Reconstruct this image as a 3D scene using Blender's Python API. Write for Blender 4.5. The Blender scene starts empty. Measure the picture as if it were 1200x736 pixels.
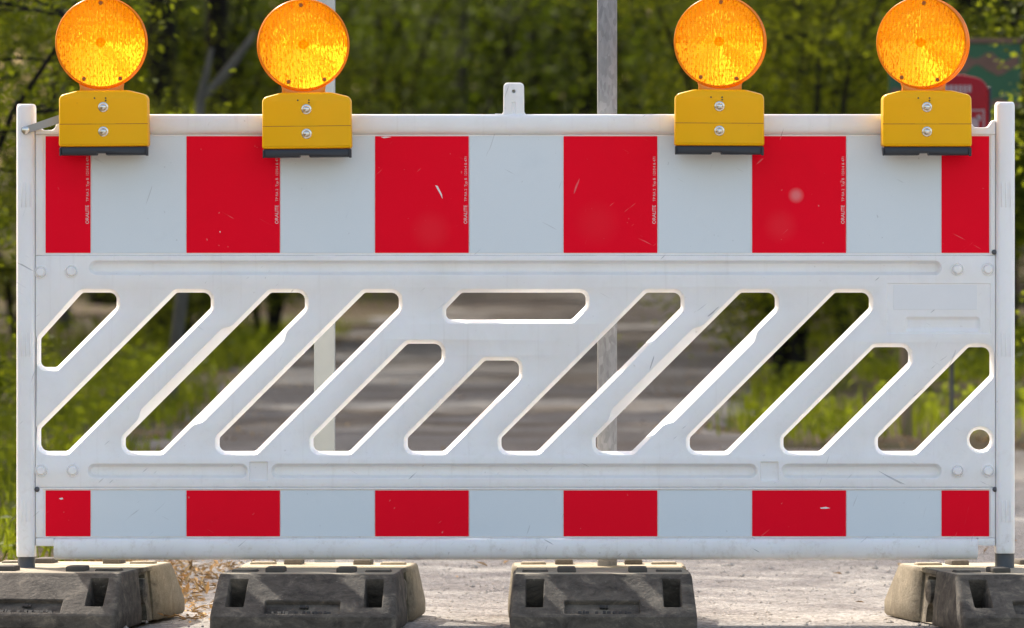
import bpy, bmesh, math, random
import numpy as np
from mathutils import Vector, Matrix
from mathutils.geometry import tessellate_polygon
random.seed(11); RNG = np.random.default_rng(5)
sc = bpy.context.scene
COL = sc.collection
PI = math.pi
PX = 1/556.0                       # one photo pixel, in metres, on the barrier's front plane
CAM_H, CAM_D = 0.775, 16.0
def X(px): return (px-600)*PX
def Z(py): return CAM_H-(py-300)*PX

# ------------------------------------------------------------------ helpers
class MB:
    def __init__(s): s.v=[]; s.f=[]
    def add(s, vs, fs):
        b=len(s.v); s.v += [tuple(v) for v in vs]; s.f += [tuple(i+b for i in f) for f in fs]
    def build(s, name, mat, parent=None, smooth=35, fix=True):
        me=bpy.data.meshes.new(name); me.from_pydata(s.v,[],s.f)
        if fix:
            bm=bmesh.new(); bm.from_mesh(me)
            bmesh.ops.remove_doubles(bm, verts=bm.verts, dist=1e-6)
            bmesh.ops.recalc_face_normals(bm, faces=bm.faces)
            bm.to_mesh(me); bm.free()
        return link(name, me, mat, parent, smooth)
def link(name, me, mat, parent=None, smooth=35):
    if mat: me.materials.append(mat)
    if smooth:
        me.polygons.foreach_set('use_smooth',[True]*len(me.polygons))
        me.set_sharp_from_angle(angle=math.radians(smooth))
    o=bpy.data.objects.new(name, me); COL.objects.link(o)
    if parent: o.parent=parent
    return o
def tag(o, label=None, cat=None, group=None, kind=None):
    if label: o['label']=label
    if cat: o['category']=cat
    if group: o['group']=group
    if kind: o['kind']=kind
    return o
def empty(name, loc, rz=0):
    o=bpy.data.objects.new(name,None); o.location=loc; o.rotation_euler=(0,0,rz); COL.objects.link(o); o.empty_display_size=.1
    return o
def copy_tree(o, parent=None):
    c=o.copy(); COL.objects.link(c); c.parent=parent
    for ch in list(o.children): copy_tree(ch,c)
    return c
def rbox(mb, x0,x1,y0,y1,z0,z1, r=0.0, seg=2):
    if r<=0:
        vs=[(x,y,z) for x in (x0,x1) for y in (y0,y1) for z in (z0,z1)]
        mb.add(vs,[(0,1,3,2),(4,6,7,5),(0,4,5,1),(2,3,7,6),(0,2,6,4),(1,5,7,3)]); return
    bm=bmesh.new(); bmesh.ops.create_cube(bm,size=1)
    for v in bm.verts:
        v.co=Vector(((x0+x1)/2+v.co.x*(x1-x0),(y0+y1)/2+v.co.y*(y1-y0),(z0+z1)/2+v.co.z*(z1-z0)))
    bmesh.ops.bevel(bm,geom=bm.edges[:],offset=r,segments=seg,affect='EDGES',profile=.5)
    bm.verts.index_update(); mb.add([v.co.copy() for v in bm.verts],[[v.index for v in f.verts] for f in bm.faces]); bm.free()
def rpoly(corners, step=None):
    """corners: (x,z,r). Returns rounded polygon points; straight edges sampled at step."""
    n=len(corners); out=[]
    for i in range(n):
        p=Vector(corners[i][:2]); a=Vector(corners[i-1][:2]); b=Vector(corners[(i+1)%n][:2]); r=corners[i][2]
        if r<=0: out.append([p]); continue
        d1=(a-p).normalized(); d2=(b-p).normalized()
        ang=d1.angle(d2); t=r/math.tan(ang/2)
        t=min(t,(a-p).length*.49,(b-p).length*.49); r=t*math.tan(ang/2)
        c=p+(d1+d2).normalized()*(r/math.sin(ang/2))
        s=p+d1*t; e=p+d2*t
        a0=math.atan2((s-c).y,(s-c).x); a1=math.atan2((e-c).y,(e-c).x)
        da=(a1-a0+PI)%(2*PI)-PI
        k=max(3,int(abs(da)/.28)+1)
        out.append([c+Vector((math.cos(a0+da*j/k),math.sin(a0+da*j/k)))*r for j in range(k+1)])
    pts=[]
    for i in range(n):
        pts+=out[i]
        if step:
            a=out[i][-1]; b=out[(i+1)%n][0]; L=(b-a).length; k=int(L/step)
            pts+=[a+(b-a)*(j/(k+1)) for j in range(1,k+1)]
    return pts
def area(p): return sum(p[i-1].x*p[i].y-p[i].x*p[i-1].y for i in range(len(p)))/2
def offset(pts, d):
    """outward offset; d a number or function(point)"""
    n=len(pts); sgn=1 if area(pts)>0 else -1; out=[]
    for i in range(n):
        t1=(pts[i]-pts[i-1]); t2=(pts[(i+1)%n]-pts[i])
        if t1.length<1e-9: t1=t2
        if t2.length<1e-9: t2=t1
        t1=t1.normalized(); t2=t2.normalized()
        n1=Vector((t1.y,-t1.x))*sgn; n2=Vector((t2.y,-t2.x))*sgn
        nn=(n1+n2); nn=nn.normalized() if nn.length>1e-6 else n1
        k=min(1.6,1/max(.3,nn.dot(n1)))
        dd=d(pts[i]) if callable(d) else d
        out.append(pts[i]+nn*dd*k)
    return out
def plate(mb, fmap, outer, pockets, depth=0.0):
    """face in the plane depth with holes; each pocket = (list of (pts, depth), cap)"""
    loops=[outer]+[p[0][0][0] for p in pockets]
    tris=tessellate_polygon([[Vector((q.x,q.y,0)) for q in l] for l in loops])
    flat=[q for l in loops for q in l]
    mb.add([fmap(q.x,q.y,depth) for q in flat],[t for t in tris])
    for lp,cap in pockets: walls(mb,fmap,lp,cap)
def walls(mb, fmap, lp, cap=True):
    for (a,da),(b,db) in zip(lp[:-1],lp[1:]):
        n=len(a)
        mb.add([fmap(q.x,q.y,da) for q in a]+[fmap(q.x,q.y,db) for q in b],[(i,(i+1)%n,n+(i+1)%n,n+i) for i in range(n)])
    if cap:
        pts,d=lp[-1]; tr=tessellate_polygon([[Vector((q.x,q.y,0)) for q in pts]])
        mb.add([fmap(q.x,q.y,d) for q in pts],tr)
def solid(mb, pts, y0, y1, r=.003):
    """outline (x,z) extruded from y0 (front) to y1 with a rounded front edge"""
    f=lambda x,z,d:(x,d,z)
    lp=[(offset(pts,-r),y0),(offset(pts,-r*.3),y0+r*.3),(pts,y0+r),(pts,y1-r*.5),(offset(pts,-r*.5),y1)]
    plate(mb,f,lp[0][0],[],y0); walls(mb,f,lp,True)
def tube(mb, pts, rad, seg=10, caps=True):
    pts=[Vector(p) for p in pts]; n=len(pts)
    rs=rad if hasattr(rad,'__len__') else [rad]*n
    up=Vector((.13,.37,.91)); vs=[]
    for i in range(n):
        t=(pts[min(i+1,n-1)]-pts[max(i-1,0)]).normalized()
        u=t.cross(up); u=u.normalized() if u.length>1e-4 else t.cross(Vector((1,0,0))).normalized()
        w=t.cross(u)
        vs+=[pts[i]+(u*math.cos(2*PI*k/seg)+w*math.sin(2*PI*k/seg))*rs[i] for k in range(seg)]
    fs=[(i*seg+k,i*seg+(k+1)%seg,(i+1)*seg+(k+1)%seg,(i+1)*seg+k) for i in range(n-1) for k in range(seg)]
    if caps: fs+=[tuple(range(seg)),tuple((n-1)*seg+k for k in range(seg))]
    mb.add(vs,fs)
def lathe_y(mb, cx, cz, prof, seg=32):
    """profile of (radius, y) turned about the y axis through (cx,cz)"""
    vs=[(cx+r*math.cos(2*PI*k/seg),y,cz+r*math.sin(2*PI*k/seg)) for r,y in prof for k in range(seg)]
    n=len(prof)
    fs=[(i*seg+k,i*seg+(k+1)%seg,(i+1)*seg+(k+1)%seg,(i+1)*seg+k) for i in range(n-1) for k in range(seg)]
    if prof[0][0]>1e-5: fs.append(tuple(range(seg)))
    if prof[-1][0]>1e-5: fs.append(tuple((n-1)*seg+k for k in range(seg)))
    mb.add(vs,fs)
def V2(l): return [Vector(p) for p in l]
def pxr(corners): return [(X(a),Z(b),r*PX) for a,b,r in corners]

# ------------------------------------------------------------------ materials
class NT:
    def __init__(s,name):
        s.m=bpy.data.materials.new(name); s.m.use_nodes=True; s.t=s.m.node_tree; s.t.nodes.clear()
        s.out=s.n('ShaderNodeOutputMaterial')
    def n(s,typ,**kw):
        n=s.t.nodes.new(typ)
        for k,v in kw.items():
            if k.startswith('i_'):
                n.inputs[k[2:].replace('_',' ')].default_value=v
            else: setattr(n,k,v)
        return n
    def l(s,a,b): s.t.links.new(a,b)
    def noise(s,scale,detail=5,rough=.6,vec=None,dist=0):
        n=s.n('ShaderNodeTexNoise'); n.inputs['Scale'].default_value=scale; n.inputs['Detail'].default_value=detail
        n.inputs['Roughness'].default_value=rough; n.inputs['Distortion'].default_value=dist
        if vec: s.l(vec,n.inputs['Vector'])
        return n.outputs['Fac']
    def ramp(s,fac,stops,interp='LINEAR'):
        r=s.n('ShaderNodeValToRGB'); r.color_ramp.interpolation=interp
        e=r.color_ramp.elements
        while len(e)<len(stops): e.new(.5)
        for k,(p,c) in enumerate(stops):
            e[k].position=p; e[k].color=(c,c,c,1) if not hasattr(c,'__len__') else (*c,1)
        s.l(fac,r.inputs['Fac']); return r.outputs['Color']
    def mix(s,fac,a,b,blend='MIX'):
        m=s.n('ShaderNodeMix',data_type='RGBA',blend_type=blend)
        for k,v in ((0,fac),(6,a),(7,b)):
            sock=m.inputs[k]
            if hasattr(v,'is_linked'): s.l(v,sock)
            elif hasattr(v,'__len__'): sock.default_value=(*v,1) if len(v)==3 else v
            else: sock.default_value=v if k==0 else (v,v,v,1)
        return m.outputs[2]
    def n_div(s,a,k):
        m=s.n('ShaderNodeMath',operation='DIVIDE'); s.l(a,m.inputs[0]); m.inputs[1].default_value=k; return m.outputs[0]
    def geo(s): return s.n('ShaderNodeNewGeometry')
    def pos(s): return s.geo().outputs['Position']
    def obj(s): return s.n('ShaderNodeTexCoord').outputs['Object']
    def mapping(s,vec,scale=(1,1,1),rot=(0,0,0),loc=(0,0,0)):
        m=s.n('ShaderNodeMapping'); m.inputs['Scale'].default_value=scale; m.inputs['Rotation'].default_value=rot; m.inputs['Location'].default_value=loc
        s.l(vec,m.inputs['Vector']); return m.outputs['Vector']
    def bump(s,h,strength=.3,dist=.01):
        b=s.n('ShaderNodeBump'); b.inputs['Strength'].default_value=strength; b.inputs['Distance'].default_value=dist
        s.l(h,b.inputs['Height']); return b.outputs['Normal']
    def pbr(s,col,rough=.5,metal=0,normal=None,spec=.5,**kw):
        p=s.n('ShaderNodeBsdfPrincipled')
        for sock,v in (('Base Color',col),('Roughness',rough),('Metallic',metal)):
            if hasattr(v,'is_linked'): s.l(v,p.inputs[sock])
            elif hasattr(v,'__len__'): p.inputs[sock].default_value=(*v,1)
            else: p.inputs[sock].default_value=v
        p.inputs['Specular IOR Level'].default_value=spec
        for k,v in kw.items(): p.inputs[k].default_value=v
        if normal: s.l(normal,p.inputs['Normal'])
        return p
    def end(s,sh,disp=None):
        s.l(sh.outputs[0] if hasattr(sh,'outputs') else sh,s.out.inputs['Surface']); return s.m
    def addmix(s,fac,a,b):
        m=s.n('ShaderNodeMixShader')
        if hasattr(fac,'is_linked'): s.l(fac,m.inputs[0])
        else: m.inputs[0].default_value=fac
        s.l(a.outputs[0],m.inputs[1]); s.l(b.outputs[0],m.inputs[2]); return m

def m_plain(name,col,rough=.5,metal=0,spec=.5,var=.12,scale=30):
    t=NT(name); f=t.noise(scale,6,.6,t.obj())
    c=t.mix(f,[x*(1-var) for x in col],[min(1,x*(1+var)) for x in col])
    return t.end(t.pbr(c,rough,metal,t.bump(f,.08,.002),spec))
def scratches(t,vec):
    """thin sparse scuffs: strongly stretched noise cut into short strokes"""
    tot=None
    for rot,sc_,loc in ((.7,(14,1,160),(3,0,7)),(-.5,(10,1,140),(9,0,2)),(1.25,(9,1,120),(5,0,5))):
        v=t.mapping(t.mapping(vec,rot=(0,rot,0),loc=loc),scale=sc_)
        a=t.ramp(t.noise(1.0,2,.5,v),[(.70,0),(.73,1)])
        b=t.ramp(t.noise(5.0,2,.5,t.mapping(vec,loc=(loc[2],0,loc[0]))),[(.52,0),(.6,1)])
        m=t.mix(1,a,b,'MULTIPLY'); tot=m if tot is None else t.mix(1,tot,m,'ADD')
    return tot
def m_white():
    t=NT('white_plastic'); v=t.pos()
    grime=t.ramp(t.noise(5,7,.65,t.mapping(v,scale=(1,1,.6)),.4),[(.45,0),(.8,1)])
    spots=t.ramp(t.noise(95,3,.5,v),[(.70,0),(.78,1)])
    streak=t.ramp(t.noise(1,6,.6,t.mapping(v,scale=(60,10,3))),[(.58,0),(.8,1)])
    low=t.noise(2.2,3,.5,v)
    c=t.mix(low,(.83,.825,.815),(.88,.875,.865))
    c=t.mix(t.mix(1,grime,.30,'MULTIPLY'),c,(.60,.55,.49))
    c=t.mix(t.mix(1,streak,.22,'MULTIPLY'),c,(.5,.45,.4))
    c=t.mix(t.mix(1,spots,.35,'MULTIPLY'),c,(.33,.29,.25))
    c=t.mix(t.mix(1,scratches(t,v),.6,'MULTIPLY'),c,(.22,.22,.24))
    sz=t.n('ShaderNodeSeparateXYZ'); t.l(v,sz.inputs[0])
    lowz=t.ramp(sz.outputs['Z'],[(.13,1),(.24,.35),(.55,.12)])      # road splash, thickest on the bottom rail
    spl=t.ramp(t.noise(38,8,.75,v,.3),[(.52,0),(.68,1)])
    c=t.mix(t.mix(1,t.mix(1,lowz,spl,'MULTIPLY'),.42,'MULTIPLY'),c,(.46,.39,.31))
    h=t.noise(260,4,.6,v); h2=t.noise(6,3,.5,v)
    p=t.pbr(c,t.ramp(t.noise(14,5,.6,v),[(.2,.36),(.8,.6)]),0,t.bump(t.mix(.75,h,h2),.12,.004),.45)
    p.inputs['Subsurface Weight'].default_value=.3; p.inputs['Subsurface Radius'].default_value=(.014,.010,.006) 
    return t.end(p)
def m_sheet(name,ca,cb,scr,spots_at=()):
    t=NT(name); v=t.pos()
    low=t.noise(3.5,4,.6,v); c=t.mix(low,ca,cb)
    # faint honeycomb cell structure of retroreflective film
    vo=t.n('ShaderNodeTexVoronoi',feature='DISTANCE_TO_EDGE'); vo.inputs['Scale'].default_value=230; t.l(v,vo.inputs['Vector'])
    cell=t.ramp(vo.outputs['Distance'],[(.0,1),(.08,0)])
    c=t.mix(t.mix(1,cell,.07,'MULTIPLY'),c,[min(1,x*1.5+.04) for x in cb])
    dirt=t.ramp(t.noise(9,7,.68,v,.6),[(.55,0),(.85,1)])
    c=t.mix(t.mix(1,dirt,.16,'MULTIPLY'),c,[x*.72 for x in ca])
    spots=t.ramp(t.noise(80,2,.5,v),[(.74,0),(.79,1)])
    c=t.mix(t.mix(1,spots,.4,'MULTIPLY'),c,scr)
    c=t.mix(t.mix(1,scratches(t,v),.33,'MULTIPLY'),c,scr)
    for (a,b,r,k) in spots_at:
        dn=t.n('ShaderNodeVectorMath',operation='DISTANCE'); t.l(v,dn.inputs[0]); dn.inputs[1].default_value=(X(a),.002,Z(b))
        c=t.mix(t.mix(1,t.ramp(t.n_div(dn.outputs['Value'],r*PX),[(.3,1),(1,0)]),k,'MULTIPLY'),c,scr)
    p=t.pbr(c,t.ramp(t.noise(7,5,.6,v),[(.2,.3),(.8,.5)]),0,t.bump(t.noise(8,3,.5,v),.1,.006),.07)
    return t.end(p)
def m_rubber():
    t=NT('recycled_rubber'); v=t.pos(); f=t.noise(1,9,.72,t.mapping(v,scale=(20,26,32)),.5); g=t.noise(140,5,.7,v)
    c=t.ramp(f,[(.33,(.026,.021,.016)),(.46,(.068,.057,.045)),(.56,(.105,.088,.068)),(.70,(.22,.182,.132))])
    dust=t.ramp(t.noise(7,6,.65,v),[(.5,0),(.75,1)])
    up=t.n('ShaderNodeSeparateXYZ'); t.l(t.geo().outputs['Normal'],up.inputs[0])
    top=t.ramp(up.outputs['Z'],[(.90,0),(.985,1)])
    c=t.mix(t.mix(1,dust,.38,'MULTIPLY'),c,(.22,.185,.135))
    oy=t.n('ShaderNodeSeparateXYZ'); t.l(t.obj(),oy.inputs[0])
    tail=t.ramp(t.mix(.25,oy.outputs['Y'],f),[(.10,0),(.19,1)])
    c=t.mix(t.mix(1,tail,.36,'MULTIPLY'),c,t.ramp(g,[(.3,(.26,.22,.14)),(.7,(.46,.40,.27))]))   # dusty cream on the rear end, with its sunlit brightness put into the colour
    c=t.mix(t.mix(1,top,.7,'MULTIPLY'),c,(.44,.38,.27))       # pale dust tone on the level tops, brightened in the colour as if sunlit
    sp=t.ramp(g,[(.62,0),(.7,1)]); c=t.mix(t.mix(1,sp,.4,'MULTIPLY'),c,(.3,.27,.22))
    return t.end(t.pbr(c,.82,0,t.bump(t.mix(.5,f,g),.7,.006),.3))
def m_galv():
    t=NT('galvanised_steel'); v=t.pos()
    vo=t.n('ShaderNodeTexVoronoi'); vo.inputs['Scale'].default_value=170; t.l(t.mapping(v,scale=(1,1,.35)),vo.inputs['Vector'])
    f=t.mix(.6,vo.outputs['Color'],t.noise(1,6,.7,t.mapping(v,scale=(60,60,14)))); 
    c=t.ramp(f,[(.25,(.17,.175,.185)),(.5,(.225,.23,.24)),(.75,(.30,.305,.315))])
    return t.end(t.pbr(c,.55,.35,t.bump(f,.15,.003),.5))
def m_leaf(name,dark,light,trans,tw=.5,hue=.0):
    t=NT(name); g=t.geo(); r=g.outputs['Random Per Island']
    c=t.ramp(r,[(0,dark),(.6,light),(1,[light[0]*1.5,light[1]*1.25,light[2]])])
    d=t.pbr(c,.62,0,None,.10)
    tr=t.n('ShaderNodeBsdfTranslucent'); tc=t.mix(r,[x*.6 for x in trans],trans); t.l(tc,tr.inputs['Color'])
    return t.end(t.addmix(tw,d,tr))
def m_bark(name,a,b):
    t=NT(name); v=t.pos(); f=t.noise(9,8,.7,t.mapping(v,scale=(2.5,2.5,.5)),.6)
    return t.end(t.pbr(t.ramp(f,[(.3,a),(.7,b)]),.9,0,t.bump(f,.8,.03),.2))
def m_ground():
    t=NT('forest_floor'); v=t.pos(); f=t.noise(1.3,8,.7,v); g=t.noise(24,6,.75,v)
    c=t.ramp(t.mix(.55,f,g),[(.3,(.05,.038,.022)),(.5,(.12,.085,.05)),(.68,(.2,.15,.09))])
    moss=t.ramp(t.noise(.9,5,.6,v),[(.48,0),(.62,1)])
    c=t.mix(t.mix(1,moss,.55,'MULTIPLY'),c,(.05,.075,.018))
    return t.end(t.pbr(c,.95,0,t.bump(g,.8,.05),.15))
def m_road():
    t=NT('gravel_track'); v=t.pos()
    big=t.noise(.55,6,.65,v); mid=t.noise(4,7,.7,v,.3)
    vo=t.n('ShaderNodeTexVoronoi'); vo.inputs['Scale'].default_value=75; t.l(v,vo.inputs['Vector'])
    vo2=t.n('ShaderNodeTexVoronoi'); vo2.inputs['Scale'].default_value=190; t.l(v,vo2.inputs['Vector'])
    st=t.mix(.5,vo.outputs['Color'],vo2.outputs['Color'])
    bw=t.n('ShaderNodeRGBToBW'); t.l(t.mix(.62,st,t.noise(120,6,.8,v)),bw.inputs[0])
    c=t.ramp(bw.outputs[0],[(.33,(.06,.055,.05)),(.43,(.20,.188,.172)),(.52,(.30,.283,.258)),(.64,(.50,.475,.44))])
    c=t.mix(t.mix(1,t.ramp(mid,[(.4,0),(.7,1)]),.12,'MULTIPLY'),c,(.30,.26,.21))
    c=t.mix(t.mix(1,t.ramp(big,[(.45,0),(.65,1)]),.10,'MULTIPLY'),c,(.27,.23,.185))
    # track turns darker grey, with patches of dry brown leaf litter, further up the hill
    sep=t.n('ShaderNodeSeparateXYZ'); t.l(v,sep.inputs[0])
    far=t.n('ShaderNodeMapRange'); far.inputs[1].default_value=4; far.inputs[2].default_value=15; t.l(sep.outputs['Y'],far.inputs[0])
    lit=t.ramp(t.noise(.8,6,.7,t.mapping(v,loc=(4,9,0))),[(.4,0),(.62,1)])
    c=t.mix(t.mix(1,far.outputs[0],t.mix(.55,lit,1.0),'MULTIPLY'),c,t.mix(lit,(.070,.073,.080),(.085,.064,.047)))
    h=t.mix(.5,t.mix(.5,vo.outputs['Distance'],vo2.outputs['Distance']),mid)
    return t.end(t.pbr(c,.92,0,t.bump(h,.9,.012),.2))
WHITE=m_white()
RED=m_sheet('red_sheeting',(.80,.0,.014),(.90,.0,.022),(.75,.40,.40),((933,229,10,.45),(915,265,22,.035),(700,262,30,.02),(505,270,26,.03)))
PALE=m_sheet('white_sheeting',(.655,.725,.765),(.71,.77,.80),(.27,.29,.31))
PRINT=m_plain('print_white',(.72,.5,.5),.5)
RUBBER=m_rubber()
PAD=m_plain('dark_pad',(.085,.075,.062),.85,0,.3,.35,60)
MARK=m_plain('mould_mark',(.035,.033,.03),.8,0,.3)
GALV=m_galv()
PALEPOLE=m_plain('pale_pole_paint',(.30,.335,.345),.5,0,.4,.10,14)
STEELD=m_plain('dark_steel',(.075,.085,.10),.5,.4)
BLACK=m_plain('black_plastic',(.012,.015,.022),.42)
CHROME=m_plain('bolt_steel',(.62,.60,.55),.22,.95,.5,.1)
STRAP=m_plain('strap_steel',(.30,.30,.30),.42,.75)
DARKSCREW=m_plain('dark_screw',(.10,.10,.11),.5,.5)
STICK=m_plain('label_film',(.765,.775,.785),.4,0,.5,.05,12)
def m_yellow():
    t=NT('yellow_plastic'); v=t.pos(); f=t.noise(12,5,.6,v); g=t.noise(70,3,.6,v)
    c=t.mix(f,(.84,.50,.0),(.92,.57,.0)); 
    sp=t.ramp(t.noise(110,2,.5,v),[(.72,0),(.78,1)]); c=t.mix(t.mix(1,sp,.4,'MULTIPLY'),c,(.35,.2,.03))
    p=t.pbr(c,.36,0,t.bump(f,.08,.004),.25)
    tr=t.n('ShaderNodeBsdfTranslucent'); tr.inputs['Color'].default_value=(.9,.42,.0,1)
    return t.end(t.addmix(.22,p,tr))
YELLOW=m_yellow()
def rib_height(t,v):
    sx=t.n('ShaderNodeSeparateXYZ'); t.l(v,sx.inputs[0])
    w=t.n('ShaderNodeTexWave',wave_type='BANDS',bands_direction='X'); w.inputs['Scale'].default_value=38; w.inputs['Distortion'].default_value=.35; w.inputs['Detail'].default_value=2
    t.l(v,w.inputs['Vector'])
    w2=t.n('ShaderNodeTexWave',wave_type='BANDS',bands_direction='Z'); w2.inputs['Scale'].default_value=70; w2.inputs['Distortion'].default_value=.3; t.l(v,w2.inputs['Vector'])
    return t.mix(.25,w.outputs['Fac'],w2.outputs['Fac'])
LZ=131.5*PX
def prism_normal(t,v,k,bias,vx):
    """normals of a round prism lens: rings tilted in and out about the centre, crossed by fine upright ribs"""
    vm=lambda op,*a:(lambda n:([t.l(x,n.inputs[i]) if hasattr(x,'is_linked') else setattr(n.inputs[i],'default_value',x) for i,x in enumerate(a)],n)[1])(t.n('ShaderNodeVectorMath',operation=op))
    c=vm('MULTIPLY',vm('SUBTRACT',v,(0,0,LZ)).outputs[0],(1,0,1)).outputs[0]
    rad=vm('NORMALIZE',c).outputs[0]
    ln=vm('LENGTH',c).outputs['Value']
    w=t.n('ShaderNodeTexNoise'); w.inputs['Scale'].default_value=480; w.inputs['Detail'].default_value=2
    oi_=t.n('ShaderNodeObjectInfo'); cr=t.n('ShaderNodeCombineXYZ'); t.l(oi_.outputs['Random'],cr.inputs[1])
    wv=vm('ADD',vm('MULTIPLY',c,(1,1,.28)).outputs[0],cr.outputs[0]).outputs[0]; t.l(wv,w.inputs['Vector'])
    w3=t.n('ShaderNodeTexNoise'); w3.inputs['Scale'].default_value=420; t.l(vm('ADD',wv,(3.1,.7,1.3)).outputs[0],w3.inputs['Vector'])
    zr=t.n('ShaderNodeMapRange'); zr.inputs[1].default_value=.3; zr.inputs[2].default_value=.7; zr.inputs[3].default_value=-.38; zr.inputs[4].default_value=.38; t.l(w3.outputs['Fac'],zr.inputs[0])
    mr=t.n('ShaderNodeMapRange'); mr.inputs[1].default_value=.28; mr.inputs[2].default_value=.72; mr.inputs[3].default_value=-k+bias; mr.inputs[4].default_value=k+bias; t.l(w.outputs['Fac'],mr.inputs[0])
    sc_=t.n('ShaderNodeVectorMath',operation='SCALE'); t.l(rad,sc_.inputs[0]); t.l(mr.outputs[0],sc_.inputs['Scale'])
    rb=t.n('ShaderNodeMapRange'); rb.inputs[3].default_value=-vx; rb.inputs[4].default_value=vx; t.l(rib_height(t,v),rb.inputs[0])
    cx=t.n('ShaderNodeCombineXYZ'); t.l(rb.outputs[0],cx.inputs[0]); t.l(zr.outputs[0],cx.inputs[2])
    s1=vm('ADD',sc_.outputs[0],cx.outputs[0]).outputs[0]
    oi=t.n('ShaderNodeVectorTransform',vector_type='NORMAL',convert_from='OBJECT',convert_to='WORLD'); t.l(s1,oi.inputs[0])
    return vm('NORMALIZE',vm('ADD',t.geo().outputs['Normal'],oi.outputs[0]).outputs[0]).outputs[0]
def m_lens_front():
    t=NT('amber_lens'); v=t.obj()
    h=t.mix(.3,rib_height(t,v),t.noise(26,4,.6,t.mapping(v,scale=(3,1,.5)))); nb=t.bump(h,.9,.006)
    rf=t.n('ShaderNodeBsdfRefraction'); rf.inputs['Color'].default_value=(.95,.60,.09,1); rf.inputs['Roughness'].default_value=.20; rf.inputs['IOR'].default_value=2.6; t.l(prism_normal(t,v,1.8,.55,.30),rf.inputs['Normal'])
    tr=t.n('ShaderNodeBsdfTranslucent'); tr.inputs['Color'].default_value=(.88,.41,.006,1); t.l(nb,tr.inputs['Normal'])
    df=t.pbr((.80,.34,.002),.22,0,nb,.5)
    a=t.addmix(.30,rf,tr); return t.end(t.addmix(.18,a,df))
def m_lens_back():
    t=NT('amber_lens_back'); v=t.obj()
    tp=t.n('ShaderNodeBsdfTransparent'); tp.inputs['Color'].default_value=(1,.84,.30,1)
    tr=t.n('ShaderNodeBsdfTranslucent'); tr.inputs['Color'].default_value=(.95,.46,.012,1); t.l(t.bump(rib_height(t,v),.8,.006),tr.inputs['Normal'])
    return t.end(t.addmix(.34,tp,tr))
def m_rim():
    t=NT('amber_rim'); p=t.pbr((.78,.31,.002),.3,0,None,.4); tr=t.n('ShaderNodeBsdfTranslucent'); tr.inputs['Color'].default_value=(.8,.42,.01,1)
    return t.end(t.addmix(.6,p,tr))
RIM=m_rim(); LENSF=m_lens_front(); LENSB=m_lens_back()
AMBER=m_plain('amber_plastic',(.75,.24,.003),.3,0,.5,.08)
AMBERD=m_plain('amber_screw',(.30,.09,.004),.4)

# ------------------------------------------------------------------ construction barrier
root=empty('construction_barrier',(0,0,0))
tag(root,'white plastic road barrier with red and white reflective bands and diagonal slots, across the track','barrier')
FM=lambda x,z,d:(x,d,z)
body=MB()
def slot(s,yt,clipL=None,rlim=None,yb=529):
    a=660+s; b=718+s
    xr=b-(yt+18); 
    if rlim: xr=min(xr,rlim)
    if clipL is None:
        xl=146.6+s; c=[(a-yt,yt,6),(xr,yt,9),(xr,b-xr,5),(b-yb,yb,6),(xl,yb,11),(xl,a-xl,5)]
    else:
        xl=clipL; c=[(a-yt,yt,6),(xr,yt,9),(xr,b-xr,5),(b-yb,yb,6),(xl,yb,9),(xl,a-xl,5)]
    return c
slots=[([(96,343,6),(136,343,9),(136,360,5),(66,430.5,5),(47.3,430.5,7),(47.3,397,5)],0),
       (slot(-110.4,343,47.3),0),(slot(0,343),1),(slot(110.2,343),0),(slot(220.5,403),0),(slot(331,422.7),0),
       ([(541,343,6),(686.5,343,9),(686.5,358,5),(670,374.6,5),(522.7,374.6,9),(522.7,362,5)],0),
       (slot(441,343),0),(slot(551.6,343),1),(slot(662,343),0),(slot(772,407),0),(slot(882.8,407,None,1160.5),0)]
pockets=[]; backholes=[]
for c,grip in slots:
    h=rpoly(pxr(c),4*PX)
    cx=sum(p.x for p in h)/len(h)
    def w(p,g=grip):
        base=3.9
        if g:
            z=p.y; zt,zb=Z(392),Z(488)
            k=min(1,max(0,(zt+8*PX-z)/(10*PX)))*min(1,max(0,(z-zb+8*PX)/(10*PX)))
            base+=6.0*k*k*(3-2*k)
        return base*PX
    o3=offset(h,w); 
    lp=[(offset(o3,1.3*PX),0),(offset(o3,.55*PX),.0007),(o3,.0025),(h,.027)]
    pockets.append((lp,False))
    bk=offset(h,4.5*PX); walls(body,FM,[(h,.027),(bk,.055)],False); backholes.append(([(bk,.055)],False))
rh=[Vector((X(1148.8)+12*PX*math.cos(t*2*PI/28),Z(515.6)+12*PX*math.sin(t*2*PI/28))) for t in range(28)]
pockets.append(([(offset(rh,4.6*PX),0),(offset(rh,4*PX),.0007),(offset(rh,3.4*PX),.0025),(rh,.027)],False))
walls(body,FM,[(rh,.027),(offset(rh,4*PX),.055)],False); backholes.append(([(offset(rh,4*PX),.055)],False))
def groove(x0,x1,y0,y1,d=.020,r=8):
    p=rpoly(pxr([(x0,y0,r),(x1,y0,r),(x1,y1,r),(x0,y1,r)]))
    return [(offset(p,1*PX),0),(offset(p,.1*PX),.001),(offset(p,-1.5*PX),d*.7),(offset(p,-3.2*PX),d*.95),(offset(p,-4.5*PX),d)],True
for a in ((105,1103,306,322),(103,290,544,560),(318,887,544,560),(916,1103,544,560)): pockets.append(groove(*a))
for x in (292,890.5):
    p=rpoly(pxr([(x,541,1.5),(x+22,541,1.5),(x+22,564,1.5),(x,564,1.5)])); pockets.append(([(p,0),(offset(p,-.8*PX),.006)],True))
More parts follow.
